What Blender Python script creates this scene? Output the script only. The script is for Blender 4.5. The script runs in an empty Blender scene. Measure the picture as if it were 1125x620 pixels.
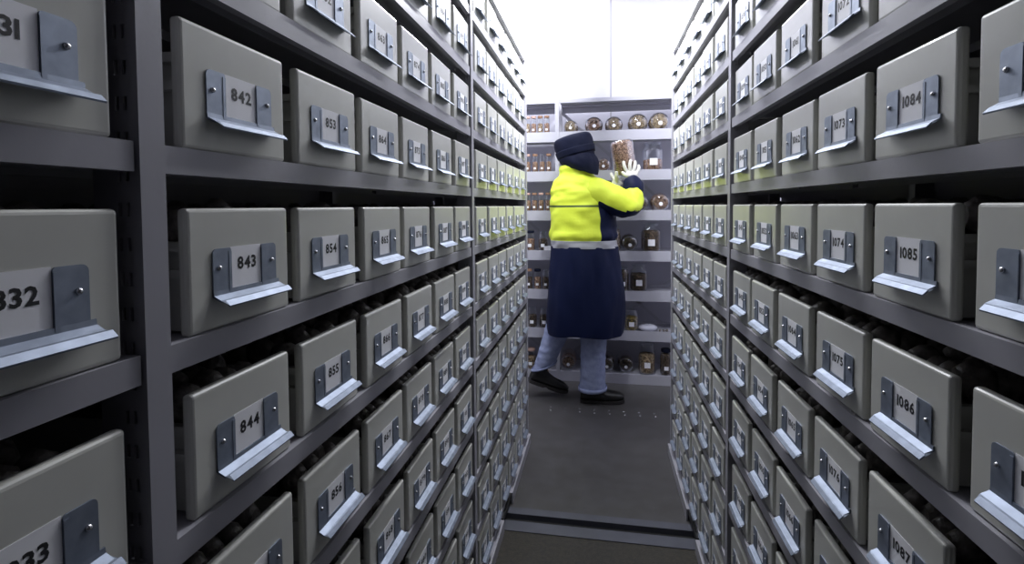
import bpy, bmesh, math, random
from mathutils import Vector, Matrix, noise
random.seed(7)
C = bpy.context.scene.collection
PI = math.pi
H = 1.41                                   # camera height above the floor

# ------------------------------------------------------------------ camera
cam_d = bpy.data.cameras.new('camera'); cam = bpy.data.objects.new('camera', cam_d); C.objects.link(cam)
cam_d.sensor_width = 36; cam_d.lens = 17.717; cam_d.shift_y = -0.0565; cam_d.clip_start = .02
cr = Vector((.98514901, .17155289, -.00714425)); cu = Vector((.00094357, .03619879, .99934416)); cf = Vector((-.17169899, .98450965, -.03549933))
m = Matrix((cr, cu, -cf)).transposed().to_4x4(); m.translation = (0, 0, H)
cam.matrix_world = m
bpy.context.scene.camera = cam

# ------------------------------------------------------------------ world, lights, exposure
S = bpy.context.scene
S.view_settings.view_transform = 'Standard'; S.view_settings.look = 'None'
S.view_settings.gamma = 1; S.view_settings.exposure = 0.42
try: S.view_settings.use_curve_mapping = False
except Exception: pass
W = bpy.data.worlds.new('world'); S.world = W; W.use_nodes = True
W.node_tree.nodes['Background'].inputs[0].default_value = (.5, .5, .62, 1)
W.node_tree.nodes['Background'].inputs[1].default_value = .004
def area(name, loc, size, power, rot=(0, 0, 0), col=(.93, .95, 1)):
    d = bpy.data.lights.new(name, 'AREA'); d.shape = 'RECTANGLE'; d.size, d.size_y = size; d.energy = power; d.color = col
    o = bpy.data.objects.new(name, d); C.objects.link(o); o.location = loc; o.rotation_euler = rot
    return o
def side_fill(y, z, L, power):             # added unseen light pair above the aisle, shining sideways for steeper falloff
    for s_ in (-1, 1): area('aisle_fill', (s_ * .03, y, z), (.07, L), power / 2, (0, -s_ * math.pi / 2, 0))
area('rear_lamp', (-.55, 3.95, H + 1.93), (1.3, .16), 24)
area('ceiling_lamp', (0, 2.0, H + 1.93), (.12, 1.2), 15)
side_fill(2.6, H + 1.30, 1.0, 180)

# ------------------------------------------------------------------ materials
def mat(name, col, rough=.5, metal=0, bump=0, bscale=60, var=0, vscale=8, col2=None, spec=None, coat=0):
    M = bpy.data.materials.new(name); M.use_nodes = True
    n = M.node_tree.nodes; l = M.node_tree.links; b = n['Principled BSDF']
    b.inputs['Base Color'].default_value = (*col, 1); b.inputs['Roughness'].default_value = rough; b.inputs['Metallic'].default_value = metal
    if spec is not None: b.inputs['Specular IOR Level'].default_value = spec
    if coat: b.inputs['Coat Weight'].default_value = coat; b.inputs['Coat Roughness'].default_value = .12
    tc = n.new('ShaderNodeTexCoord')
    if var or col2:
        t = n.new('ShaderNodeTexNoise'); t.inputs['Scale'].default_value = vscale; t.inputs['Detail'].default_value = 5
        r = n.new('ShaderNodeValToRGB'); r.color_ramp.elements[0].position = .35; r.color_ramp.elements[1].position = .68
        c2 = col2 if col2 else tuple(c * (1 - var) for c in col)
        r.color_ramp.elements[0].color = (*c2, 1); r.color_ramp.elements[1].color = (*col, 1)
        l.new(tc.outputs['Object'], t.inputs['Vector']); l.new(t.outputs['Fac'], r.inputs['Fac']); l.new(r.outputs['Color'], b.inputs['Base Color'])
    if bump:
        t2 = n.new('ShaderNodeTexNoise'); t2.inputs['Scale'].default_value = bscale; t2.inputs['Detail'].default_value = 3
        bp = n.new('ShaderNodeBump'); bp.inputs['Strength'].default_value = bump; bp.inputs['Distance'].default_value = .004
        l.new(tc.outputs['Object'], t2.inputs['Vector']); l.new(t2.outputs['Fac'], bp.inputs['Height']); l.new(bp.outputs['Normal'], b.inputs['Normal'])
    return M
M_box = mat('box_paint', (.605, .605, .56), .28, var=.07, vscale=14, bump=.03, bscale=25, coat=.25)
M_bin = mat('bin_paint', (.50, .50, .47), .5, var=.12)
M_steel = mat('rack_paint', (.35, .345, .385), .42, var=.06, vscale=5, bump=.03, bscale=120)
M_steel2 = mat('rear_rack_paint', (.48, .48, .54), .42, var=.05, vscale=5)
M_zinc = mat('zinc_sheet', (.31, .35, .43), .56, metal=.85, var=.22, vscale=45, bump=.05, bscale=80)
M_screw = mat('screw_steel', (.7, .7, .72), .25, metal=1)
M_paper = mat('label_paper', (.93, .93, .97), .6)
M_ink = mat('ink', (.012, .012, .015), .6)
M_wall = mat('white_wall_panel', (.56, .555, .63), .38, var=.02, vscale=2)
M_ceil = mat('ceiling_panel', (.16, .16, .17), .5)
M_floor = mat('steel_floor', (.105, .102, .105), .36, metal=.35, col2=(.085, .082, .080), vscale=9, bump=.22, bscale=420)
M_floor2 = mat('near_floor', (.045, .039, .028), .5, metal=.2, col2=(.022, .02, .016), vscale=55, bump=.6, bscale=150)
M_rail = mat('rail_steel', (.13, .135, .165), .4, metal=.4, var=.15)
M_groove = mat('groove_dark', (.02, .02, .022), .7)
M_dark = mat('dried_dark_pieces', (.30, .275, .255), .38, col2=(.09, .08, .075), vscale=60, bump=.5, bscale=140)
M_yel = mat('hivis_yellow', (.82, .97, .06), .6, bump=.25, bscale=38)
M_navy = mat('navy_fabric', (.0035, .008, .038), .6, bump=.25, bscale=40, spec=.2)
M_hat = mat('navy_hat_fabric', (.0045, .007, .024), .7, bump=.3, bscale=60, spec=.2)
M_pipe = mat('dark_piping', (.08, .13, .03), .7)
M_reflect = mat('reflective_band', (.50, .51, .53), .35, metal=.3, bump=.2, bscale=50)
M_jean = mat('light_denim', (.35, .40, .58), .85, col2=(.26, .30, .47), vscale=30, bump=.3, bscale=90)
M_stitch = mat('denim_seam', (.10, .12, .25), .9)
M_shoe = mat('black_leather', (.012, .012, .012), .4)
M_sole = mat('shoe_sole', (.02, .018, .018), .7)
M_lace = mat('lace', (.6, .6, .62), .7)
M_glove = mat('white_glove', (.74, .73, .66), .8, bump=.2, bscale=120)
M_skin = mat('skin', (.55, .33, .24), .5)
M_bag = mat('clear_plastic', (.65, .66, .75), .25)
def glass(name, tint):
    M = bpy.data.materials.new(name); M.use_nodes = True; n = M.node_tree.nodes; l = M.node_tree.links
    n.clear(); o = n.new('ShaderNodeOutputMaterial'); t = n.new('ShaderNodeBsdfTransparent'); g = n.new('ShaderNodeBsdfGlossy')
    g.inputs['Roughness'].default_value = .05; t.inputs[0].default_value = (*tint, 1); g.inputs[0].default_value = (.95, .95, 1, 1)
    f = n.new('ShaderNodeLayerWeight'); f.inputs[0].default_value = .28; mx = n.new('ShaderNodeMixShader')
    l.new(f.outputs['Facing'], mx.inputs[0]); l.new(t.outputs[0], mx.inputs[1]); l.new(g.outputs[0], mx.inputs[2]); l.new(mx.outputs[0], o.inputs[0])
    return M
M_glass = glass('jar_glass', (.93, .95, .95))
def content(name, a, b_, c, scale=95):
    M = mat(name, a, .7); n = M.node_tree.nodes; l = M.node_tree.links; b = n['Principled BSDF']
    tc = n.new('ShaderNodeTexCoord'); v = n.new('ShaderNodeTexVoronoi'); v.inputs['Scale'].default_value = scale
    r = n.new('ShaderNodeValToRGB'); r.color_ramp.elements[0].color = (*a, 1); r.color_ramp.elements[0].position = .1
    r.color_ramp.elements[1].color = (*c, 1); r.color_ramp.elements[1].position = .75
    e = r.color_ramp.elements.new(.42); e.color = (*b_, 1)
    bp = n.new('ShaderNodeBump'); bp.inputs['Strength'].default_value = .8; bp.invert = True; bp.inputs['Distance'].default_value = .006
    l.new(tc.outputs['Object'], v.inputs['Vector']); l.new(v.outputs['Distance'], r.inputs['Fac']); l.new(r.outputs['Color'], b.inputs['Base Color'])
    l.new(v.outputs['Distance'], bp.inputs['Height']); l.new(bp.outputs['Normal'], b.inputs['Normal'])
    return M
M_cont = [content('seed_brown', (.52, .34, .24), (.34, .20, .13), (.10, .05, .032)),
          content('seed_tan', (.55, .42, .27), (.34, .24, .14), (.10, .06, .035), 80),
          content('seed_dark', (.20, .13, .08), (.10, .065, .04), (.02, .014, .01), 90),
          content('seed_ochre', (.42, .32, .08), (.25, .17, .04), (.05, .04, .015), 70)]
M_cork = mat('cork_lid', (.34, .20, .13), .8, var=.3, vscale=60)
M_lidpink = mat('pink_lid', (.50, .33, .28), .6)

# ------------------------------------------------------------------ mesh helpers
class MB:
    def __init__(s): s.v = []; s.f = []; s.m = []; s.sm = []
    def box(s, x0, x1, y0, y1, z0, z1, mi=0):
        b = len(s.v)
        s.v += [(x, y, z) for z in (z0, z1) for y in (y0, y1) for x in (x0, x1)]
        s.f += [tuple(b + i for i in q) for q in ((0, 2, 3, 1), (4, 5, 7, 6), (0, 1, 5, 4), (2, 6, 7, 3), (0, 4, 6, 2), (1, 3, 7, 5))]
        s.m += [mi] * 6; s.sm += [False] * 6; return s
    def rings(s, rings, mi=0, cap0=True, cap1=True, closed=True, smooth=True, mfun=None):
        b = len(s.v); n = len(rings[0]); k = len(rings)
        for r in rings: s.v += [tuple(p) for p in r]
        for i in range(k - 1):
            for j in range(n if closed else n - 1):
                j2 = (j + 1) % n
                s.f.append((b + i * n + j, b + i * n + j2, b + (i + 1) * n + j2, b + (i + 1) * n + j))
                s.m.append(mfun(i, j) if mfun else mi); s.sm.append(smooth)
        if cap0: s.f.append(tuple(b + j for j in reversed(range(n)))); s.m.append(mfun(0, 0) if mfun else mi); s.sm.append(False)
        if cap1: s.f.append(tuple(b + (k - 1) * n + j for j in range(n))); s.m.append(mfun(k - 2, 0) if mfun else mi); s.sm.append(False)
        return s
    def lathe(s, prof, n=24, mi=0, cen=(0, 0), cap0=True, cap1=True, smooth=True):
        return s.rings([[(cen[0] + r * math.cos(2 * PI * j / n), cen[1] + r * math.sin(2 * PI * j / n), z) for j in range(n)] for r, z in prof], mi, cap0, cap1, True, smooth)
    def poly(s, pts, d, mi=0):             # planar polygon extruded by the vector d
        b = len(s.v); n = len(pts); d = Vector(d)
        s.v += [tuple(p) for p in pts] + [tuple(Vector(p) + d) for p in pts]
        s.f.append(tuple(b + i for i in reversed(range(n)))); s.f.append(tuple(b + n + i for i in range(n)))
        for i in range(n): s.f.append((b + i, b + (i + 1) % n, b + n + (i + 1) % n, b + n + i))
        s.m += [mi] * (n + 2); s.sm += [False] * (n + 2); return s
    def xf(s, M, start=0):
        for i in range(start, len(s.v)): s.v[i] = tuple(M @ Vector(s.v[i]))
        return s
    def mesh(s, name, mats):
        me = bpy.data.meshes.new(name); me.from_pydata(s.v, [], s.f)
        for q in (mats if isinstance(mats, (list, tuple)) else [mats]): me.materials.append(q)
        me.polygons.foreach_set('material_index', s.m); me.polygons.foreach_set('use_smooth', s.sm)
        me.update(); bm = bmesh.new(); bm.from_mesh(me); bmesh.ops.recalc_face_normals(bm, faces=bm.faces); bm.to_mesh(me); bm.free()
        return me
    def build(s, name, mats, parent=None): return link(name, s.mesh(name, mats), parent)
def link(name, me, parent=None, loc=None, rot=None):
    o = bpy.data.objects.new(name, me); C.objects.link(o)
    if parent: o.parent = parent
    if loc is not None: o.location = loc
    if rot is not None: o.rotation_euler = rot
    return o
def tag(o, label=None, cat=None, group=None, kind=None):
    for k, v in (('label', label), ('category', cat), ('group', group), ('kind', kind)):
        if v: o[k] = v
    return o
def empty(name, loc=(0, 0, 0), rot=(0, 0, 0)):
    o = bpy.data.objects.new(name, None); C.objects.link(o); o.location = loc; o.rotation_euler = rot; o.empty_display_size = .05
    return o
def bevel_mesh(me, off, seg=2):
    bm = bmesh.new(); bm.from_mesh(me)
    bmesh.ops.bevel(bm, geom=list(bm.edges), offset=off, segments=seg, profile=.5, affect='EDGES')
    bm.to_mesh(me); bm.free()
    for q in me.polygons: q.use_smooth = False
    return me
def struct(name, mb, mats):
    o = mb.build(name, mats); o['kind'] = 'structure'; return o

# ------------------------------------------------------------------ room
AL, AR = -.4267, .3995                     # planes of the drawer fronts, left and right of the aisle
RD = .56                                   # rack depth
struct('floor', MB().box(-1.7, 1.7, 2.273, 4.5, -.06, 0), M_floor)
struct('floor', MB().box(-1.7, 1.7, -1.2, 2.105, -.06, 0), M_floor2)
struct('trim_1', MB().box(-1.7, 1.7, 2.226, 2.273, -.05, .003), M_rail)
struct('trim_2', MB().box(-1.7, 1.7, 2.105, 2.174, -.05, .003), M_rail)
struct('trim_3', MB().box(-1.7, 1.7, 2.174, 2.226, -.05, -.022), M_groove)
wb = MB()
for i in range(-2, 3): wb.box(.095 + i * 1.15 + .002, .095 + (i + 1) * 1.15 - .002, 4.5, 4.56, 0, H + 2.0)
wb.box(-2.3, 3.6, 4.506, 4.57, 0, H + 2.0)
for i in range(len(wb.v)): wb.v[i] = (max(-1.7, min(1.7, wb.v[i][0])), wb.v[i][1], wb.v[i][2])
struct('wall_back', wb, M_wall)
struct('wall_left', MB().box(-1.76, -1.7, -1.2, 4.56, 0, H + 2.0), M_wall)
struct('wall_right', MB().box(1.7, 1.76, -1.2, 4.56, 0, H + 2.0), M_wall)
struct('wall_front', MB().box(-1.76, 1.76, -1.26, -1.2, 0, H + 2.0), M_ceil)
struct('ceiling', MB().box(-1.76, 1.76, -1.26, 4.57, H + 2.0, H + 2.06), M_ceil)
struct('trim_4', MB().box(.089, .101, 4.4985, 4.5, .3, H + 2.0), M_steel)
rv = MB().lathe([(.006, 0), (.006, .0012), (.003, .0026)], 12).mesh('rivet', M_screw)
riv_parent = None
fl = bpy.data.objects['floor']
for i in range(8):
    for yy in (3.475, 3.425):
        link('rivet', rv, fl, (-.34 + i * .1 + (.004 if yy < 3.45 else 0), yy, 0))

# ------------------------------------------------------------------ digits
def digit_mesh(ch):
    cu_ = bpy.data.curves.new('t', 'FONT'); cu_.body = ch; cu_.size = 1; cu_.resolution_u = 2; cu_.offset = .03
    o = bpy.data.objects.new('t', cu_); C.objects.link(o)
    dg = bpy.context.evaluated_depsgraph_get(); me = bpy.data.meshes.new_from_object(o.evaluated_get(dg))
    r = ([tuple(v.co) for v in me.vertices], [tuple(p.vertices) for p in me.polygons])
    bpy.data.objects.remove(o); bpy.data.curves.remove(cu_); bpy.data.meshes.remove(me)
    xs = [v[0] for v in r[0]]; ys = [v[1] for v in r[0]]
    return r, (min(xs), max(xs), min(ys), max(ys))
DG = {c: digit_mesh(c) for c in '0123456789'}
# ------------------------------------------------------------------ storage box prototypes (front faces +X, left to right runs +Y, origin bottom centre of the front)
BW, BH, BT = .173, .1372, .013
me_front = bevel_mesh(MB().box(-BT, 0, -BW / 2, BW / 2, 0, BH).mesh('front_panel', M_box), .0045, 3)
def bin_mesh():
    b = MB(); w = BW / 2 - .013; t = .004; z0, z1 = .003, BH - .040; x0, x1 = -.44, -BT - .0005
    b.box(x0, x1, -w, w, z0, z0 + t)
    b.box(x0, x1, -w, -w + t, z0 + t, z1); b.box(x0, x1, w - t, w, z0 + t, z1)
    b.box(x0, x0 + t, -w + t, w - t, z0 + t, z1)
    for s in (-1, 1):
        y0, y1 = sorted((s * w, s * (w + .009)))
        b.box(-BT - .030, -BT - .0005, y0, y1, BH - .046, BH - .036)
        b.box(-BT - .022, -BT - .0005, y0, y1, BH - .075, BH - .066)
    return b.mesh('bin', M_bin)
me_bin = bin_mesh()
HC = .0015                                  # holder centre offset
def holder_mesh():
    b = MB(); zb, zt = BH - .100, BH - .046; t = .0016
    for s in (-1, 1):
        yo, yi = HC + s * .055, HC + s * .0265; r = .006
        pts = [(0.0004, yi, zb), (0.0004, yo, zb)]
        for k in range(5):
            a = k * PI / 8; pts.append((.0004, yo - s * r * (1 - math.cos(a)), zt - r + r * math.sin(a)))
        for k in range(5):
            a = PI / 2 - k * PI / 8; pts.append((.0004, yi + s * r * .5 * (1 - math.cos(a)), zt - r * .5 + r * .5 * math.sin(a)))
        b.poly(pts, (t, 0, 0))
        b.box(t, t + .0009, *sorted((yi, yi + s * .0042)), zb, zt - .004)
    # folded handle: a flat strip, a shelf and a lip that turns down
    y0, y1 = HC - .055, HC + .060
    prof = [(.0004, zb + .006), (.002, zb + .006), (.0025, zb + .001), (.011, zb - .0035), (.0135, zb - .004), (.019, zb - .0095), (.0185, zb - .0112), (.0125, zb - .0062), (.0105, zb - .0055), (.0004, zb - .0005)]
    b.poly([(x, y0 + (0 if x < .012 else .004), z) for x, z in prof], (0, y1 - y0, 0))
    return b.mesh('label_holder', M_zinc)
me_holder = holder_mesh()
me_screw = MB().lathe([(.0031, 0), (.003, .0012), (.002, .0024), (.0008, .003)], 10).xf(Matrix.Rotation(PI / 2, 4, 'Y')).mesh('screw', M_screw)
def card_mesh(num):
    b = MB(); zb, zt = BH - .0945, BH - .0455; x = .0007
    b.box(.0003, x, HC - .0262, HC + .0262, zb, zt)
    s = num if isinstance(num, str) else str(num); h = .0155
    sc = h / (DG['8'][1][3] - DG['8'][1][2]); gap = .0016
    ws = [(DG[c][1][1] - DG[c][1][0]) * sc for c in s]; tot = sum(ws) + gap * (len(s) - 1)
    k = min(1, .042 / tot); y = HC + .001 - tot * k / 2; z = BH - .0735
    for c, w in zip(s, ws):
        (vs, fs), bb = DG[c]; st = len(b.v)
        b.v += [(x + .00025, y + (v[0] - bb[0]) * sc * k, z + (v[1] - bb[2]) * sc) for v in vs]
        b.f += [tuple(st + i for i in f) for f in fs]; b.m += [1] * len(fs); b.sm += [False] * len(fs)
        y += (w + gap) * k
    return b.mesh('label_card', [M_paper, M_ink])
ORD = ['top', 'second', 'third', 'fourth', 'fifth', 'sixth', 'seventh', 'eighth', 'ninth', 'tenth', 'bottom']
def storage_box(side, bay, yc, k, num):    # k = row, 0 = top row
    z = H + .2 * (4 - k) - BH
    jx = random.uniform(-.003, .002); jy = random.uniform(-.0015, .0015); jr = random.uniform(-.006, .006)
    x = (AL + jx) if side == 'left' else (AR - jx)
    r = empty('storage_box', (x, yc + jy, z + .0003), (0, 0, jr if side == 'left' else PI + jr))
    tag(r, 'pale grey drawer box numbered %d, %s row of the %s rack, %s bay' % (num, ORD[k], side, bay), 'storage box', 'numbered storage boxes in the %s rack' % side)
    link('front_panel', me_front, r); link('bin', me_bin, r)
    h = link('label_holder', me_holder, r); h['label'] = 'bluish zinc label holder with folded pull lip'
    for s in (-1, 1): link('screw', me_screw, h, (.002, HC + s * .046, BH - .068))
    link('label_card', card_mesh(num), r)
    return r
row0 = {}                                  # number in the row k=3 (842, 853, 1084 ...)
for c in range(6):
    row0[('left', 'middle', c)] = 842 + 11 * c; row0[('left', 'far', c)] = 842 + 11 * (c + 6)
    row0[('right', 'near', c)] = 1095 - 11 * c; row0[('right', 'far', c)] = 1095 - 11 * (c + 6)
row0[('left', 'near', 5)] = 831
YC = {'near': .547, 'middle': .547, 'far': 1.804}
for (side, bay, c), n0 in row0.items():
    y = (.549 - 1.257 + .2 * 5 + .0065) if (side, bay) == ('left', 'near') else YC[bay] + .2 * c + (-.0075 if side == 'right' and bay == 'near' else .002)
    if side == 'left' and bay == 'middle': y -= .001
    for k in range(11):
        if (side, bay, c) == ('left', 'near', 5) and not 1 <= k <= 6: continue
        if side == 'right' and bay == 'near' and c == 0 and k > 8: continue
        storage_box(side, bay, y, k, n0 - 3 + k)

# ------------------------------------------------------------------ dark pieces lying in the open boxes (only the rows one looks into)
def pieces(side):
    b = MB(); sgn = -1 if side == 'left' else 1; A = AL if side == 'left' else AR
    for (sd, bay, c), n0 in row0.items():
        if sd != side: continue
        yc = .2985 if (sd, bay) == ('left', 'near') else YC[bay] + .2 * c + (-.0075 if (sd, bay) == ('right', 'near') else 0)
        far = bay == 'far'
        for k in range(4, 11):
            z = H + .2 * (4 - k) - BH
            nx, ny = (5, 3) if far else (7, 4)
            for i in range(nx):
                for j in range(ny):
                    d = .026 + (i + .5) * (.30 / nx); yy = yc - .062 + (j + .5) * (.124 / ny)
                    cx = A + sgn * d + random.uniform(-.006, .006); cz = z + .113 + random.uniform(-.006, .010)
                    rx, ry, rz = .030 if far else .024, (.0215 if far else .017), random.uniform(.022, .030)
                    n = 8; rg = []
                    ph = random.uniform(0, 6); tl = random.uniform(-.5, .5)
                    for q in range(1, 5):
                        a = PI * q / 5; 
                        rg.append([(cx + sgn * 0 + rx * math.cos(a) , yy + ry * math.sin(a) * math.cos(2 * PI * w / n) + tl * .005 * math.cos(a), cz + rz * math.sin(a) * math.sin(2 * PI * w / n)) for w in range(n)])
                    b.rings(rg)
            b.box(A + sgn * .03 - .0, A + sgn * .40, yc - .062, yc + .062, z + .012, z + .095)
    o = b.build('dried_sample_pieces', M_dark)
    tag(o, 'dark rounded dried pieces heaped inside the open boxes of the %s rack' % side, 'dried samples', kind='stuff')
pieces('left'); pieces('right')

# ------------------------------------------------------------------ the two drawer racks
def upright_mesh(sgn):
    # U profile 0.028 wide in y; front at x=0, goes back sgn*0.06; slotted sides
    b = MB(); w = .014; t = .0022; zt = H + .885
    X = lambda a, c: sorted((sgn * a, sgn * c))
    b.box(*X(0, t), -w, w, .0, zt)
    for y0, y1 in ((-w, -w + t), (w - t, w)):
        for a, c in ((t, .012), (.016, .021), (.025, .050)): b.box(*X(a, c), y0, y1, 0, zt)
        z = .03
        while z < zt - .03:
            for a, c in ((.012, .016), (.021, .025)): b.box(*X(a, c), y0, y1, z, z + .020)
            z += .033
        for a, c in ((.012, .016), (.021, .025)): b.box(*X(a, c), y0, y1, 0, .03)
    b.box(*X(.050, .052), -w, w, 0, zt)
    return b.mesh('upright', M_steel)
def rack(side):
    A, sgn = (AL, -1) if side == 'left' else (AR, 1)
    r = empty('storage_rack', (A, 1.655, 0))
    tag(r, 'tall grey steel rack of numbered drawer boxes along the %s side of the aisle' % side, 'rack')
    um = upright_mesh(sgn); ys = [-.84, .4175, 1.655, 2.922]
    for y in ys:
        link('upright', um, r, (-sgn * .006, y - 1.655, 0)); link('upright', um, r, (sgn * (RD - .06), y - 1.655, 0))
    X = lambda a, c: sorted((sgn * a, sgn * c))
    for y0, y1 in zip(ys[:-1], ys[1:]):
        L = y1 - y0 - .034
        b = MB(); b.box(*X(-.003, -.001), -L / 2, L / 2, -.028, 0); b.box(*X(-.001, RD - .01), -L / 2, L / 2, -.002, 0)
        b.box(*X(-.001, .010), -L / 2, L / 2, -.028, -.026); b.box(*X(.009, .011), -L / 2, L / 2, -.026, -.018)
        b.box(*X(RD - .012, RD - .01), -L / 2, L / 2, -.028, -.002)
        for q in range(-1, 2): b.box(*X(.2 + q * .15, .205 + q * .15), -L / 2, L / 2, -.016, -.002)
        sm = b.mesh('shelf', M_steel)
        for k in range(-1, 11):
            link('shelf', sm, r, (0, (y0 + y1) / 2 - 1.655, H + .2 * (4 - k) - BH))
        MB().box(*X(RD + .001, RD + .003), y0 - 1.655 - .0, y1 - 1.655, .05, H + .872).build('back_light_block', M_steel, r)  # added unseen sheet behind the shelves, keeps light out of the rack interior
    MB().box(*X(-.020, -.014), 2.30 - 1.655, 2.93 - 1.655, .002, .055).box(*X(-.014, RD), 2.30 - 1.655, 2.93 - 1.655, .045, .055).box(*X(.0, .005), 2.30 - 1.655, 2.93 - 1.655, .002, .045).build('plinth', M_steel, r)
    MB().box(*X(-.020, -.014), -.84 - 1.655, 2.09 - 1.655, .002, .055).box(*X(-.014, RD), -.84 - 1.655, 2.09 - 1.655, .045, .055).build('plinth', M_steel, r)
    MB().box(*X(-.012, RD), 2.10 - 1.655, 2.30 - 1.655, .030, .055).build('wheel_carrier', M_groove, r)
    MB().box(*X(.001, RD - .01), 2.938 - 1.655, 2.940 - 1.655, .05, H + .885).build('end_panel', M_steel, r)
rack('left'); rack('right')

# ------------------------------------------------------------------ rear rack
BY = 4.03
SH = [.589, .278, -.036, -.356, -.670, -.985, -1.331]
rr = empty('open_rack', (0, BY, 0)); tag(rr, 'open grey steel rack of specimen jars standing across the end of the aisle', 'rack')
b = MB()
for x0, x1 in ((-1.62, -.351), (-.318, .94)):
    for z in SH:
        b = MB(); L = x1 - x0
        b.box(x0, x1, -.0, .0025, -.080, 0); b.box(x0, x1, .0025, .36, -.0185, -.016); b.box(x0, x1, .3575, .36, -.055, -.0); b.box(x0, x1, .0025, .02, -.080, -.0775)
        xm = x0 + L * .55
        if z > -1.2:
            b.box(xm - .003, xm + .003, -.001, .0, -.062, -.058)
        sh = b.build('shelf', M_steel2, rr); sh.location = (0, 0, H + z)
    b = MB(); b.box(x0, x1, 0, .0025, -.030, 0); b.box(x0, x1, .0025, .36, -.003, 0); b.box(x0, x1, .3575, .36, -.05, -.003); b.box(x0, x1, .12, .124, -.02, -.003); b.box(x0, x1, .24, .244, -.02, -.003)
    sh = b.build('top_shelf', M_steel2, rr); sh.location = (0, 0, H + .845)
for x in (-1.64, -.3345, .957):
    for y in (-.003, .325):
        b = MB(); b.box(x - .016, x + .016, y, y + .003, 0, H + .853); b.box(x - .016, x - .013, y + .003, y + .035, 0, H + .853); b.box(x + .013, x + .016, y + .003, y + .035, 0, H + .853)
        b.build('upright', M_steel2, rr)
def brace(p, q):
    (x0, z0), (x1, z1) = p, q; d = Vector((x1 - x0, 0, z1 - z0)); n = Vector((-d.z, 0, d.x)).normalized() * .012
    y = .362 if z1 < z0 else .366
    a = Vector((x0, y, z0)); c = Vector((x1, y, z1))
    MB().poly([a - n, c - n, c + n, a + n], (0, .003, 0)).build('cross_brace', M_steel2, rr)
brace((-.33, H + .81), (.95, H - .37)); brace((-.33, H - .25), (.95, H - 1.38)); brace((.95, H - .35), (-.33, H - 1.35)); brace((-1.63, H + .81), (-.36, H - .37)); brace((-1.63, H - .25), (-.36, H - 1.38))

# ------------------------------------------------------------------ jars
def jar(x, y, z, r, h, cont, label, fill=.6, lid='glass', pose='stand', card='side', neck=.72, group=None, rot=None, square=False):
    o = empty('specimen_jar', (x, y, z)); tag(o, label, 'jar', group)
    prof = [(r * .5, 0), (r * .84, r * .04), (r * .95, r * .15), (r, r * .32), (r, h * .70), (r * .96, h * .76), (r * neck, h * .86), (r * neck, h * .93)]
    b = MB().lathe(prof, 28, cap1=False)
    if square:
        for i, v in enumerate(b.v):
            a = math.atan2(v[1], v[0]); rad = math.hypot(v[0], v[1]); g = 1 / max(abs(math.cos(a)), abs(math.sin(a))); g = 1 + (min(g, 1.22) - 1) * (1 if v[2] < h * .8 else 0)
            b.v[i] = (v[0] * g * .9, v[1] * g * .9, v[2])
    b.build('glass_body', M_glass, o)
    f = h * fill; rc = r * .93
    c = MB(); rg = []
    n = 24
    for i, (rad, zz) in enumerate([(rc * .82, r * .08), (rc, r * .36), (rc, f * .5), (rc, f * .92), (rc * .88, f), (rc * .45, f * 1.02), (rc * .05, f * 1.015)]):
        rg.append([((rad + noise.noise(Vector((j * 1.7, i * 1.3, x * 9))) * r * .04) * math.cos(2 * PI * j / n), (rad + noise.noise(Vector((j * 1.7, i * 1.3, x * 9))) * r * .04) * math.sin(2 * PI * j / n), zz + (noise.noise(Vector((j * .9, i * 2.1, z * 7 + x))) * h * .035 if i > 3 else 0)) for j in range(n)])
    c.rings(rg); c.build('contents', M_cont[cont], o)
    if lid == 'glass':
        MB().lathe([(r * neck * 1.12, h * .93), (r * neck * 1.16, h * .95), (r * neck * 1.12, h * .975), (r * neck * .5, h * .985), (r * .22, h), (r * .05, h * 1.005)], 28).build('lid', M_glass, o)
        MB().lathe([(r * neck * 1.06, h * .895), (r * neck * 1.12, h * .905), (r * neck * 1.06, h * .915)], 28, cap0=False, cap1=False).build('neck_ring', M_glass, o)
    else:
        MB().lathe([(r * neck * 1.08, h * .88), (r * neck * 1.1, h * .90), (r * neck * 1.1, h * .985), (r * neck, h)], 20).build('lid', {'cork': M_cork, 'pink': M_lidpink, 'dark': M_hat}[lid], o)
    if card == 'side' and square:
        MB().box(-r * .34, r * .34, -r * .9 * 1.01 - .0016, -r * .9 * 1.01 - .0004, h * .22, h * .22 + r * .66).build('paper_label', M_paper, o)
    elif card == 'side':
        n = 6; w = .55; k = r + .0012
        MB().rings([[(k * math.sin(a), -k * math.cos(a), zz) for a in [(-.5 + q / n) * w * 1.35 for q in range(n + 1)]] for zz in (h * .22, h * .22 + min(r * .66, .055))], cap0=False, cap1=False, closed=False).build('paper_label', M_paper, o)
    elif card == 'lid':
        MB().lathe([(r * .2, 0), (r * .2, .0012)], 16).xf(Matrix.Translation((0, -r * .18, h * 1.006))).build('round_sticker', M_paper, o)
    if pose == 'lie':      # lid towards the aisle
        o.rotation_euler = (PI / 2, random.uniform(-.3, .3), random.uniform(-.02, .02)); o.location = (x, y + h, z + r * 1.005)
    if rot: o.rotation_euler = rot
    return o
LJ = 'jars lying on the rear rack'; SJ = 'jars standing on the rear rack'
sx = lambda px, Y=4.12: (px - 660.7) * .00706 * Y / 4.03
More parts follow.
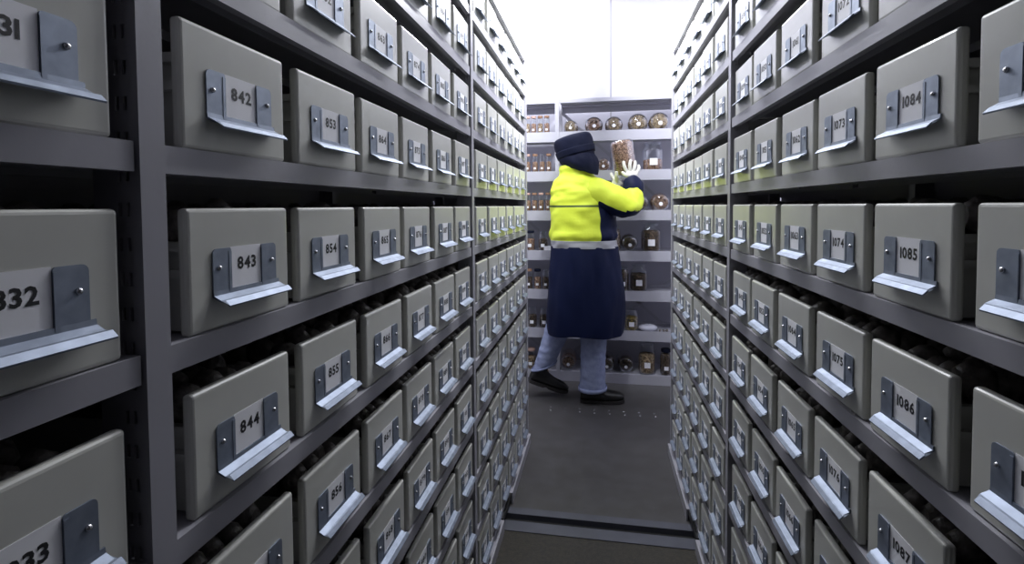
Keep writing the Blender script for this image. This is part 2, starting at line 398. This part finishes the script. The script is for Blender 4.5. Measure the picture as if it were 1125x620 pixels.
# lying jars
lie = [(628, 0, .062, 1, 'clear-topped jar lying just right of the upright, top shelf of the rear rack'),
       (654, 0, .072, 0, 'brown-filled jar lying second from the upright on the top shelf'),
       (676, 0, .070, 1, 'tan-filled jar lying in the middle of the five on the top shelf'),
       (702, 0, .078, 1, 'tan-filled jar lying fourth from the upright on the top shelf'),
       (725, 0, .080, 1, 'tan-filled jar lying at the right end of the top shelf'),
       (665, 1, .062, 0, 'brown-filled jar lying behind the raised jar, second shelf'),
       (726, 2, .075, 0, 'jar lying at the right end of the third shelf with pale ring'),
       (705, 2, .070, 2, 'dark jar lying beside the elbow of the worker, third shelf'),
       (693, 3, .070, 2, 'dark jar lying right of the worker on the fourth shelf'),
       (625, 6, .066, 0, 'jar lying between the legs of the worker, bottom shelf'),
       (668, 6, .062, 2, 'dark jar lying beside the right trouser leg, bottom shelf'),
       (689, 6, .066, 2, 'dark jar lying left of the tall square jar, bottom shelf')]
for px, s, r, c, lb in lie:
    jar(sx(px, 4.1), BY + .05, H + SH[s] - .0152, r, .24, c, lb, .78, 'glass', 'lie', 'lid', neck=.74, group=LJ)
stand = [(718, 1, .080, .235, 0, .42, 'glass', 'large clear jar a third full standing on the second shelf, white label', False),
         (675, 3, .062, .22, 1, .8, 'glass', 'jar of tan pieces standing against the worker\'s waist, fourth shelf', False),
         (716, 3, .078, .235, 2, .72, 'glass', 'square jar packed with small brown pieces, fourth shelf', True),
         (703, 4, .070, .225, 2, .62, 'glass', 'dark jar with square white label standing on the fifth shelf', True),
         (685.5, 4, .050, .21, 2, .8, 'glass', 'narrow dark jar beside the coat on the fifth shelf', False),
         (695, 5, .055, .175, 3, .62, 'glass', 'jar of ochre pieces with white label on the sixth shelf', False),
         (712, 6, .068, .25, 1, .62, 'glass', 'tall square jar with white label standing on the bottom shelf', True),
         (732, 6, .045, .21, 2, .8, 'dark', 'slim dark jar at the right end of the bottom shelf', False)]
for px, s, r, h, c, fl_, ld, lb, sq in stand:
    jar(sx(px), BY + .03 + r * 1.1, H + SH[s] - .0152, r, h, c, lb, fl_, ld, 'stand', 'side', neck=.74, group=SJ, square=sq)
small = {0: [(580, 'pink'), (587, 'pink'), (594.5, 'cork'), (602, 'cork')], 1: [(580, 'pink'), (588.5, 'cork'), (596.5, 'glass'), (604, 'cork')],
         2: [(580, 'pink'), (587.5, 'cork'), (595, 'pink'), (603, 'cork')], 3: [(582, 'dark'), (597, 'glass')], 4: [(580.5, 'cork'), (590.5, 'dark'), (600, 'glass')],
         5: [(584, 'glass'), (598, 'glass')], 6: [(582, 'pink')]}
ordn = ['leftmost', 'second', 'third', 'fourth']; shn = ['top', 'second', 'third', 'fourth', 'fifth', 'sixth', 'bottom']
for s, L in small.items():
    for i, (px, ld) in enumerate(L):
        hh = (.155 if s == 0 else .16) if s < 3 else .17; r = .0235 if len(L) == 4 else (.030 if len(L) == 3 else .040)
        jar(sx(px, 4.1), BY + .03 + r * 1.2, H + SH[s] - .0152, r, hh, [0, 0, 0, 2, 0, 2, 0][s] if i % 2 else [1, 0, 0, 0, 2, 2, 1][s], 'small jar with %s lid, %s jar left of the upright on the %s shelf' % ({'pink': 'pinkish', 'cork': 'brown', 'glass': 'glass', 'dark': 'dark'}[ld], ordn[i], shn[s]), .6, ld, neck=.8, group='small jars left of the rear rack upright')
# small white carton, plastic bag, dark lumps
b = MB().box(-.03, .03, 0, .05, 0, .045); me = bevel_mesh(b.mesh('carton', M_paper), .002)
tag(link('carton', me, None, (sx(602.5, 4.07), BY + .015, H + SH[3] - .0152)), 'small white carton at the shelf edge left of the worker, fourth shelf', 'carton')
rg = []
for i in range(9):
    t = i / 8; rg.append([(.075 * math.sin(PI * (.08 + .84 * t)) * math.cos(2 * PI * j / 20) * (1 + .2 * noise.noise(Vector((j * .8, i, 3)))), .06 * math.sin(PI * (.08 + .84 * t)) * math.sin(2 * PI * j / 20) * (1 + .3 * noise.noise(Vector((j, i * .7, 8)))), max(0, .024 - .024 * math.cos(PI * t) + .012 * noise.noise(Vector((j * .9, i * .9, 1))) * t)) for j in range(20)])
tag(link('plastic_bag', MB().rings(rg).mesh('plastic_bag', M_bag), None, (sx(713), BY + .09, H + SH[5] - .0152)), 'crumpled whitish plastic bag lying right of the ochre jar, sixth shelf', 'bag')
for i, px in enumerate((726, 730, 733.5)):
    rg = [[(.012 * math.sin(PI * (q + .3) / 5.6) * math.cos(w * PI / 4) * (1 + .3 * noise.noise(Vector((w, q, i * 5)))), .014 * math.sin(PI * (q + .3) / 5.6) * math.sin(w * PI / 4), .012 - .012 * math.cos(PI * (q + .3) / 5.6)) for w in range(8)] for q in range(6)]
    tag(link('seed_lump', MB().rings(rg).mesh('seed_lump', M_dark), None, (sx(px, 4.08), BY + .05 + .005 * i, H + SH[5] - .0152)), 'small dark seed lump, %s of three at the right end of the sixth shelf' % ['leftmost', 'middle', 'rightmost'][i], 'seed lump', 'dark seed lumps')

# ------------------------------------------------------------------ the worker
PY = 3.62
person = empty('person', (-.12, PY, 0))
tag(person, 'person in yellow and navy coat, hat and white gloves, back turned, lifting a jar', 'person')
def pl(name, mb, mats):                    # mesh in room coordinates under the person
    mb.xf(Matrix.Translation((.12, -PY, H))); return mb.build(name, mats, person)
def lerp_keys(keys, n):                    # smooth interpolation of key tuples
    out = []; K = len(keys) - 1
    for i in range(n):
        t = i / (n - 1) * K; a = min(int(t), K - 1); u = t - a
        p = [keys[max(a - 1, 0)], keys[a], keys[a + 1], keys[min(a + 2, K)]]
        out.append(tuple(.5 * ((2 * p[1][q]) + (-p[0][q] + p[2][q]) * u + (2 * p[0][q] - 5 * p[1][q] + 4 * p[2][q] - p[3][q]) * u * u + (-p[0][q] + 3 * p[1][q] - 3 * p[2][q] + p[3][q]) * u ** 3) for q in range(len(keys[0]))))
    return out
def wr(p, amp, sc, seed, st=(1, 1, 1)):
    q = Vector((p[0] * st[0], p[1] * st[1], p[2] * st[2])) * sc + Vector((seed, seed * 2, 0))
    return amp * (noise.noise(q) + .5 * noise.noise(q * 2.1))
def vloft(keys, n, seg, amp, sc, seed, tilt=0, st=(1, 1, 1.6), ex=2.3):   # keys: z, cx, cy, rx, ry
    R = []
    for z, cx, cy, rx, ry in lerp_keys(keys, n):
        r = []
        for j in range(seg):
            a = 2 * PI * j / seg; c, s = math.cos(a), math.sin(a)
            g = (abs(c) ** ex + abs(s) ** ex) ** (-1 / ex)
            p = (cx + rx * g * c, cy + ry * g * s, z + tilt * c * rx)
            d = wr(p, amp, sc, seed, st)
            r.append((p[0] + d * c, p[1] + d * s, p[2]))
        R.append(r)
    return R
def tube(pts, n, seg, amp=0, sc=10, seed=0, flat=1.0, cap=True):   # pts: x,y,z,r ; tube along a bent line
    P = lerp_keys(pts, n); R = []; up = Vector((0, -1, 0)); 
    for i, p in enumerate(P):
        a = Vector(P[max(i - 1, 0)][:3]); c = Vector(P[min(i + 1, n - 1)][:3]); d = (c - a).normalized()
        u = (up - d * up.dot(d)).normalized(); v = d.cross(u)
        r = []
        for j in range(seg):
            an = 2 * PI * j / seg; q = Vector(p[:3]) + u * p[3] * math.cos(an) + v * p[3] * flat * math.sin(an)
            w = wr(q, amp, sc, seed); q += (u * math.cos(an) + v * math.sin(an)) * w
            r.append(q)
        R.append(r)
    return R
# body: one continuous skin surface
def body():
    V = []; R = []; E = []
    def add(p, r, par=None):
        V.append((p[0] + .12, p[1] - PY, p[2] + H)); R.append(r); i = len(V) - 1
        if par is not None: E.append((par, i))
        return i
    pel = add((-.12, 3.64, -.42), .115); w = add((-.12, 3.64, -.25), .11, pel); ch = add((-.13, 3.64, .02), .125, w); nk = add((-.15, 3.63, .19), .05, ch)
    hb = add((-.15, 3.635, .27), .055, nk); hd = add((-.155, 3.63, .35), .082, hb); add((-.16, 3.63, .42), .07, hd)
    for hip, kn, an, toe in (((-.05, 3.63, -.50), (-.045, 3.60, -.92), (-.055, 3.62, -1.30), (.06, 3.63, -1.375)), ((-.2, 3.66, -.50), (-.30, 3.64, -.90), (-.42, 3.69, -1.20), (-.36, 3.71, -1.345))):
        a = add(hip, .085, pel); a = add(kn, .058, a); a = add(an, .038, a); add(toe, .018, a)
    # right arm and hand
    def arm(sh, el, wrist, palm, fing, thumb, rad=1):
        a = add(sh, .055, ch); a = add(el, .042, a); a = add(wrist, .022, a); p = add(palm, .012, a)
        for f in fing:
            q = p
            for k, pt in enumerate(f): q = add(pt, .0060 - .0008 * k, q)
        q = p
        for k, pt in enumerate(thumb): q = add(pt, .0065 - .001 * k, q)
    arm((.02, 3.58, .09), (.21, 3.56, .01), RW, RP, RF, RT); arm((-.24, 3.74, .10), (-.02, 3.84, .0), LW, LP, LF, LT)
    me = bpy.data.meshes.new('body'); me.from_pydata(V, E, []); o = bpy.data.objects.new('body', me); C.objects.link(o)
    md = o.modifiers.new('s', 'SKIN'); sv = me.skin_vertices[0].data
    for i, r in enumerate(R): sv[i].radius = (r, r)
    sv[0].use_root = True
    md.use_smooth_shade = True; o.modifiers.new('u', 'SUBSURF').levels = 2
    dg = bpy.context.evaluated_depsgraph_get(); m2 = bpy.data.meshes.new_from_object(o.evaluated_get(dg)); bpy.data.objects.remove(o)
    m2.name = 'body'; m2.materials.clear(); m2.materials.append(M_skin)
    for p in m2.polygons: p.use_smooth = True
    return link('body', m2, person)
# hand joints (room coordinates, z from eye level)
RW = (.212, 3.645, .172); RP = (.222, 3.645, .205)
RF = [[(.190, 3.648, .236), (.172, 3.640, .272), (.166, 3.652, .306)], [(.212, 3.648, .246), (.208, 3.642, .284), (.214, 3.660, .316)],
      [(.236, 3.653, .246), (.244, 3.658, .280), (.247, 3.684, .308)], [(.257, 3.663, .234), (.272, 3.678, .260), (.272, 3.704, .282)]]
RT = [(.198, 3.628, .208), (.176, 3.628, .214), (.158, 3.640, .232)]
LW = (.106, 3.715, .140); LP = (.128, 3.715, .173)
LF = [[(.106, 3.735, .195), (.090, 3.765, .215), (.084, 3.795, .235)], [(.116, 3.745, .185), (.102, 3.785, .195), (.100, 3.815, .212)],
      [(.130, 3.755, .176), (.124, 3.795, .182), (.125, 3.826, .196)], [(.144, 3.755, .170), (.146, 3.790, .174), (.150, 3.818, .185)]]
LT = [(.122, 3.690, .190), (.116, 3.668, .210), (.118, 3.662, .236)]
body()
# face details on the turned-away side (direction of gaze: to the jar)
fd = Vector((.64, .77, 0)); fr = Vector((.77, -.64, 0)); hc = Vector((-.155, 3.63, .355))
fb = MB()
def blob(mb, c, r, n=10):
    st = len(mb.v)
    mb.rings([[(c[0] + r[0] * math.sin(PI * (q + .2) / 6.4) * math.cos(2 * PI * w / n), c[1] + r[1] * math.sin(PI * (q + .2) / 6.4) * math.sin(2 * PI * w / n), c[2] - r[2] * math.cos(PI * (q + .2) / 6.4)) for w in range(n)] for q in range(7)])
blob(fb, hc + fd * .086 + Vector((0, 0, -.012)), (.014, .014, .026)); pl('nose', fb, M_skin)
for s in (-1, 1):
    fb = MB(); blob(fb, hc + fd * .076 + fr * s * .03 + Vector((0, 0, .012)), (.011, .011, .009)); pl('eye', fb, M_glove)
fb = MB(); blob(fb, hc + fd * .078 + Vector((0, 0, -.055)), (.02, .018, .007)); pl('mouth', fb, M_lidpink)

# gloves
def glove(name, W, P, F, T, fore):
    b = MB()
    d = (Vector(P) - Vector(W)).normalized()
    kn = [Vector(f[0]) for f in F]; mid = sum(kn, Vector()) / 4; across = (kn[3] - kn[0]).normalized(); nrm = across.cross((mid - Vector(W)).normalized()).normalized()
    base = Vector(W) - (mid - Vector(W)).normalized() * .03
    rg = []
    for c, hw, th in ((base, .034, .030), (Vector(W), .031, .027), (Vector(W).lerp(Vector(P), .6), .037, .024), (Vector(P), .043, .022), (Vector(P).lerp(mid, .6), .047, .019), (mid, .046, .014), (mid + (mid - Vector(P)).normalized() * .006, .036, .008)):
        rg.append([c + across * hw * math.cos(2 * PI * j / 20) + nrm * th * math.sin(2 * PI * j / 20) for j in range(20)])
    b.rings(rg)
    for i, f in enumerate(F):
        k = Vector(f[0]); pts = [(*(k - (k - Vector(P)).normalized() * .014), .0125), (*f[0], .0128), (*f[1], .0120), (*f[2], .0105)]
        e = Vector(f[2]); dd = (e - Vector(f[1])).normalized(); pts.append((*(e + dd * .007), .007))
        b.rings(tube(pts, 17, 12))
    pts = [(*Vector(P).lerp(Vector(W), .4), .016), (*T[0], .0150), (*T[1], .0130), (*T[2], .0110)]; e = Vector(T[2]); pts.append((*(e + (e - Vector(T[1])).normalized() * .007), .007))
    b.rings(tube(pts, 17, 12))
    g = pl(name, b, M_glove); g['label'] = 'white knitted glove'
    pl('glove_rib', MB().rings(tube([(*(base + d * .004), .033), (*(base - d * .012), .036)], 3, 20, cap=False)), M_glove)
glove('glove', RW, RP, RF, RT, None); glove('glove', LW, LP, LF, LT, None)

# jacket torso
keysJ = [(-.295, -.112, 3.63, .236, .175), (-.245, -.115, 3.63, .236, .175), (-.235, -.118, 3.63, .232, .172), (-.12, -.118, 3.63, .232, .170), (-.01, -.125, 3.63, .228, .165), (.06, -.135, 3.63, .212, .158), (.12, -.140, 3.63, .200, .145), (.165, -.150, 3.63, .178, .128), (.195, -.160, 3.63, .150, .112), (.215, -.168, 3.63, .125, .10), (.245, -.172, 3.63, .112, .095), (.285, -.172, 3.63, .106, .092)]
SEG = 72; NR = 67
R = vloft(keysJ, NR, SEG, .013, 9, 3, st=(1, 1, 1.8))
zz = [r[0][2] for r in R]
def jm(i, j):
    z = zz[i]; a = (2 * PI * (j + .5) / SEG); a = a - 2 * PI if a > PI else a; a = math.degrees(a)
    if z < -.243: return 2
    if -.012 < z < -.003 and not (-58 < a < 5): return 3
    if z < .045 and -60 < a < 8: return 1
    return 0
# waist gathers: blouse over the band
for i, r in enumerate(R):
    z = zz[i]
    if -.24 < z < -.17:
        g = .012 * math.sin(PI * (z + .24) / .07)
        for j, p in enumerate(r):
            a = 2 * PI * j / SEG; k = g + .003 * math.sin(a * 17) * (1 if z < -.2 else .5); r[j] = (p[0] + k * math.cos(a), p[1] + k * math.sin(a), p[2])
pl('jacket', MB().rings(R, cap0=False, cap1=False, mfun=jm), [M_yel, M_navy, M_reflect, M_pipe])
# coat skirt
keysC = [(-.285, -.113, 3.63, .232, .172), (-.32, -.112, 3.63, .236, .178), (-.45, -.106, 3.635, .254, .200), (-.60, -.100, 3.64, .270, .220), (-.75, -.108, 3.64, .276, .228), (-.86, -.112, 3.64, .272, .230), (-.905, -.113, 3.64, .266, .226)]
R = vloft(keysC, 40, 96, .013, 6, 12, st=(1.6, 1.6, .5))
for i, r in enumerate(R):
    t = i / 39
    for j, p in enumerate(r):
        a = 2 * PI * j / 96; f = .007 * t * math.sin(a * 5 + 1.2) + .003 * t * math.sin(a * 11)
        r[j] = (p[0] + f * math.cos(a), p[1] + f * math.sin(a), p[2] + .008 * t * math.sin(a * 3))
R2 = [[(-.108 + (p[0] + .108) * .93, 3.64 + (p[1] - 3.64) * .93, p[2] + .002) for p in r] for r in reversed(R[-8:])]
sk = pl('coat_skirt', MB().rings(R + R2, cap0=False, cap1=False), M_navy); sk['label'] = 'long navy lower part of the coat'
# sleeves
def sleeve(name, pts, n, navyfun, mats, amp=.008, seed=5):
    R = tube(pts, n, 32, amp, 14, seed)
    cen = [sum(r, Vector()) / 32 for r in R]
    return pl(name, MB().rings(R, cap0=False, cap1=True, mfun=lambda i, j: navyfun(i / (n - 1), R[i][j] - cen[i])), mats)
sleeve('sleeve', [(-.12, 3.60, .095, .088), (-.02, 3.565, .090, .100), (.08, 3.535, .050, .098), (.160, 3.535, .010, .090), (.208, 3.555, .005, .080), (.228, 3.585, .055, .070), (.222, 3.605, .095, .066)], 48,
       lambda t, d: 1 if (t < .72 and d.z < -.036 - .02 * (t < .25)) else 0, [M_yel, M_navy], .011)
pl('cuff', MB().rings(tube([(.224, 3.600, .085, .064), (.228, 3.608, .11, .071), (.226, 3.622, .145, .069), (.218, 3.634, .172, .060), (.214, 3.640, .182, .046)], 18, 28, .006, 20, 9)), M_navy)
sleeve('sleeve', [(-.20, 3.70, .10, .085), (-.18, 3.78, .07, .08), (-.10, 3.85, .01, .072), (.0, 3.84, .0, .066), (.045, 3.79, .05, .062), (.080, 3.735, .105, .058), (.098, 3.722, .13, .046)], 40,
       lambda t, d: 1 if t > .45 else 0, [M_yel, M_navy], seed=8)
# trousers
def leg(name, keys, seed):
    R = []
    for k in lerp_keys([q for q in keys], 46):
        z, cx, cy, rx, ry, tl = k; r = []
        for j in range(36):
            a = 2 * PI * j / 36; p = (cx + rx * math.cos(a), cy + ry * math.sin(a), z + tl * math.cos(a) * rx)
            d = wr(p, .006, 16, seed, (1, 1, 2)); r.append((p[0] + d * math.cos(a), p[1] + d * math.sin(a), p[2]))
        R.append(r)
    n = len(R); low = 3; cf_ = [R[-1]]
    o = pl(name, MB().rings(R, cap0=False, cap1=False), M_jean)
    cuffr = []
    for i, e in ((n - 5, .004), (n - 5, .010), (n - 3, .011), (n - 1, .010), (n - 1, .0), (n - 2, -.004)):
        z, cx, cy, rx, ry, tl = lerp_keys(keys, 46)[i]
        cuffr.append([(cx + (rx + e) * math.cos(2 * PI * j / 36), cy + (ry + e) * math.sin(2 * PI * j / 36), z + tl * math.cos(2 * PI * j / 36) * rx + .001 * (i % 2)) for j in range(36)])
    b = MB().rings(cuffr, cap0=False, cap1=False, mfun=lambda i, j: 1 if i == 0 else 0); c = b.xf(Matrix.Translation((.12, -PY, H))).build('trouser_cuff', [M_jean, M_stitch], o)
leg('trouser_leg', [(-.55, -.03, 3.63, .115, .12, 0), (-.80, -.045, 3.62, .102, .105, 0), (-.98, -.047, 3.61, .094, .10, 0), (-1.12, -.050, 3.61, .088, .095, 0), (-1.24, -.052, 3.615, .090, .095, .03), (-1.318, -.052, 3.62, .092, .098, .05)], 2)
leg('trouser_leg', [(-.55, -.20, 3.66, .115, .12, .1), (-.80, -.265, 3.65, .112, .11, .2), (-.95, -.315, 3.65, .104, .10, .3), (-1.06, -.360, 3.66, .094, .095, .34), (-1.14, -.392, 3.67, .086, .09, .36), (-1.19, -.410, 3.68, .085, .088, .38)], 6)
# shoes
def shoe(M, lace=True):
    L = .30; secs = [(-.074, .030, .065, .0), (-.066, .040, .100, .0), (-.04, .046, .125, 0), (-.01, .047, .128, 0), (.03, .047, .118, 0), (.07, .049, .102, 0), (.12, .053, .086, 0), (.17, .052, .078, .002), (.205, .044, .066, .006), (.232, .022, .046, .012)]
    R = []
    for x, hw, ht, z0 in lerp_keys(secs, 28):
        r = []
        for j in range(24):
            a = 2 * PI * j / 24; c, s = math.cos(a), math.sin(a)
            r.append(M @ Vector((x, hw * (abs(c) ** .8) * (1 if c > 0 else -1), .018 + z0 + (ht - .018) * (.5 + .5 * (abs(s) ** .7) * (1 if s > 0 else -1)))))
        R.append(r)
    u = pl('shoe', MB().rings(R), M_shoe)
    R = []
    for x, hw, ht, z0 in lerp_keys(secs, 28):
        r = []
        for j in range(16):
            a = 2 * PI * j / 16; c, s = math.cos(a), math.sin(a)
            zz_ = (.022 if s > 0 else .0) + z0 + (.008 if .03 < x < .06 and s <= 0 else 0)
            r.append(M @ Vector((x * 1.02, (hw + .004) * (abs(c) ** .5) * (1 if c > 0 else -1), zz_)))
        R.append(r)
    MB().rings(R, smooth=False).xf(Matrix.Translation((.12, -PY, H))).build('sole', M_sole, u)
    an = [[M @ Vector((-.012 + .046 * math.cos(2 * PI * j / 20) + dx, .040 * math.sin(2 * PI * j / 20), z)) for j in range(20)] for z, dx in ((.07, .004), (.10, 0), (.13, -.002), (.17, -.004))]
    MB().rings(an).xf(Matrix.Translation((.12, -PY, H))).build('ankle_shaft', M_shoe, u)
    for k in range(4 if lace else 0):
        x = .045 + k * .017; zt_ = .124 - k * .0085
        pts = [(*(M @ Vector((x + (.008 if s < 0 else 0), s * .022, zt_ - abs(s) * .006))), .0036) for s in (-1, -.3, .3, 1)]
        MB().rings(tube(pts, 8, 8)).xf(Matrix.Translation((.12, -PY, H))).build('lace', M_lace, u)
shoe(Matrix.Translation((-.065, 3.625, -1.41)) @ Matrix.Rotation(math.radians(3), 4, 'Z'))
shoe(Matrix.Translation((-.455, 3.66, -1.318)) @ Matrix.Rotation(math.radians(22), 4, 'Z') @ Matrix.Rotation(math.radians(22), 4, 'Y'), lace=False)
# hat
ax = Vector((-.25, 0, .968)).normalized(); e1 = Vector((.968, 0, .25)).normalized(); e2 = Vector((0, 1, 0)); hb = Vector((-.152, 3.625, .315))
def hring(s, rx, ry, n=56, amp=.004):
    c = hb + ax * s; r = []
    for j in range(n):
        a = 2 * PI * j / n; p = c + e1 * rx * math.cos(a) + e2 * ry * math.sin(a); w = wr(p, amp, 16, 4); r.append(p + (e1 * math.cos(a) + e2 * math.sin(a)) * w)
    return r
hr = [hring(s, rx, rx * .93) for s, rx in lerp_keys([(.02, .126), (.06, .132), (.10, .138), (.145, .139), (.172, .131), (.184, .112), (.189, .06), (.190, .004)], 26)]
hat = pl('hat', MB().rings(hr, cap0=False), M_hat)
bd = [hring(s, rx, rx * .93) for s, rx in ((.045, .130), (.042, .137), (.055, .140), (.085, .144), (.092, .144), (.094, .138))]
MB().rings(bd, cap0=False, cap1=False).xf(Matrix.Translation((.12, -PY, H))).build('hat_band', M_hat, hat)
R = []; n = 60
for i in range(18):
    t = i / 17; r = []
    for j in range(n + 1):
        a = math.radians(105 + (355 - 105) * j / n); ad = math.degrees(a)
        zt_ = .365; low = {105: .25, 180: .275, 235: .262, 270: .240, 305: .218, 325: .212, 340: .235, 355: .28}
        ks = sorted(low); q = next(z for z in ks if z >= min(ad, 355) - 1e-6); q0 = ks[max(ks.index(q) - 1, 0)]
        u = 0 if q == q0 else (ad - q0) / (q - q0); u = u * u * (3 - 2 * u); zb_ = low[q0] * (1 - u) + low[q] * u
        z = zt_ + (zb_ - zt_) * t; rad = .130 + .016 * math.sin(PI * t) - .010 * t
        cx = -.162 + (.365 - z) * .32
        rr_ = rad * (1 + .0) ; p = Vector((cx + rr_ * math.cos(a), 3.625 + rr_ * .95 * math.sin(a), z)); w = wr(p, .006, 14, 7); r.append(p + Vector((math.cos(a), math.sin(a), 0)) * w)
    R.append(r)
inner = [[Vector((-.13 + (p.x + .13) * .90, 3.625 + (p.y - 3.625) * .90, p.z + .002)) for p in r] for r in reversed(R)]
fo = MB().rings(R + inner, cap0=False, cap1=False, closed=False).xf(Matrix.Translation((.12, -PY, H))).build('ear_flap', M_hat, hat)

# the jar being lifted
hj = jar(.182, 3.745, H + .458, .084, .285, 0, 'brown-filled glass jar held up and tilted in the white gloves', .84, 'glass', card=None, neck=.82)
hj.rotation_euler = (0, PI - math.radians(9), 0)
hj.location = (.150, 3.748, H + .470)
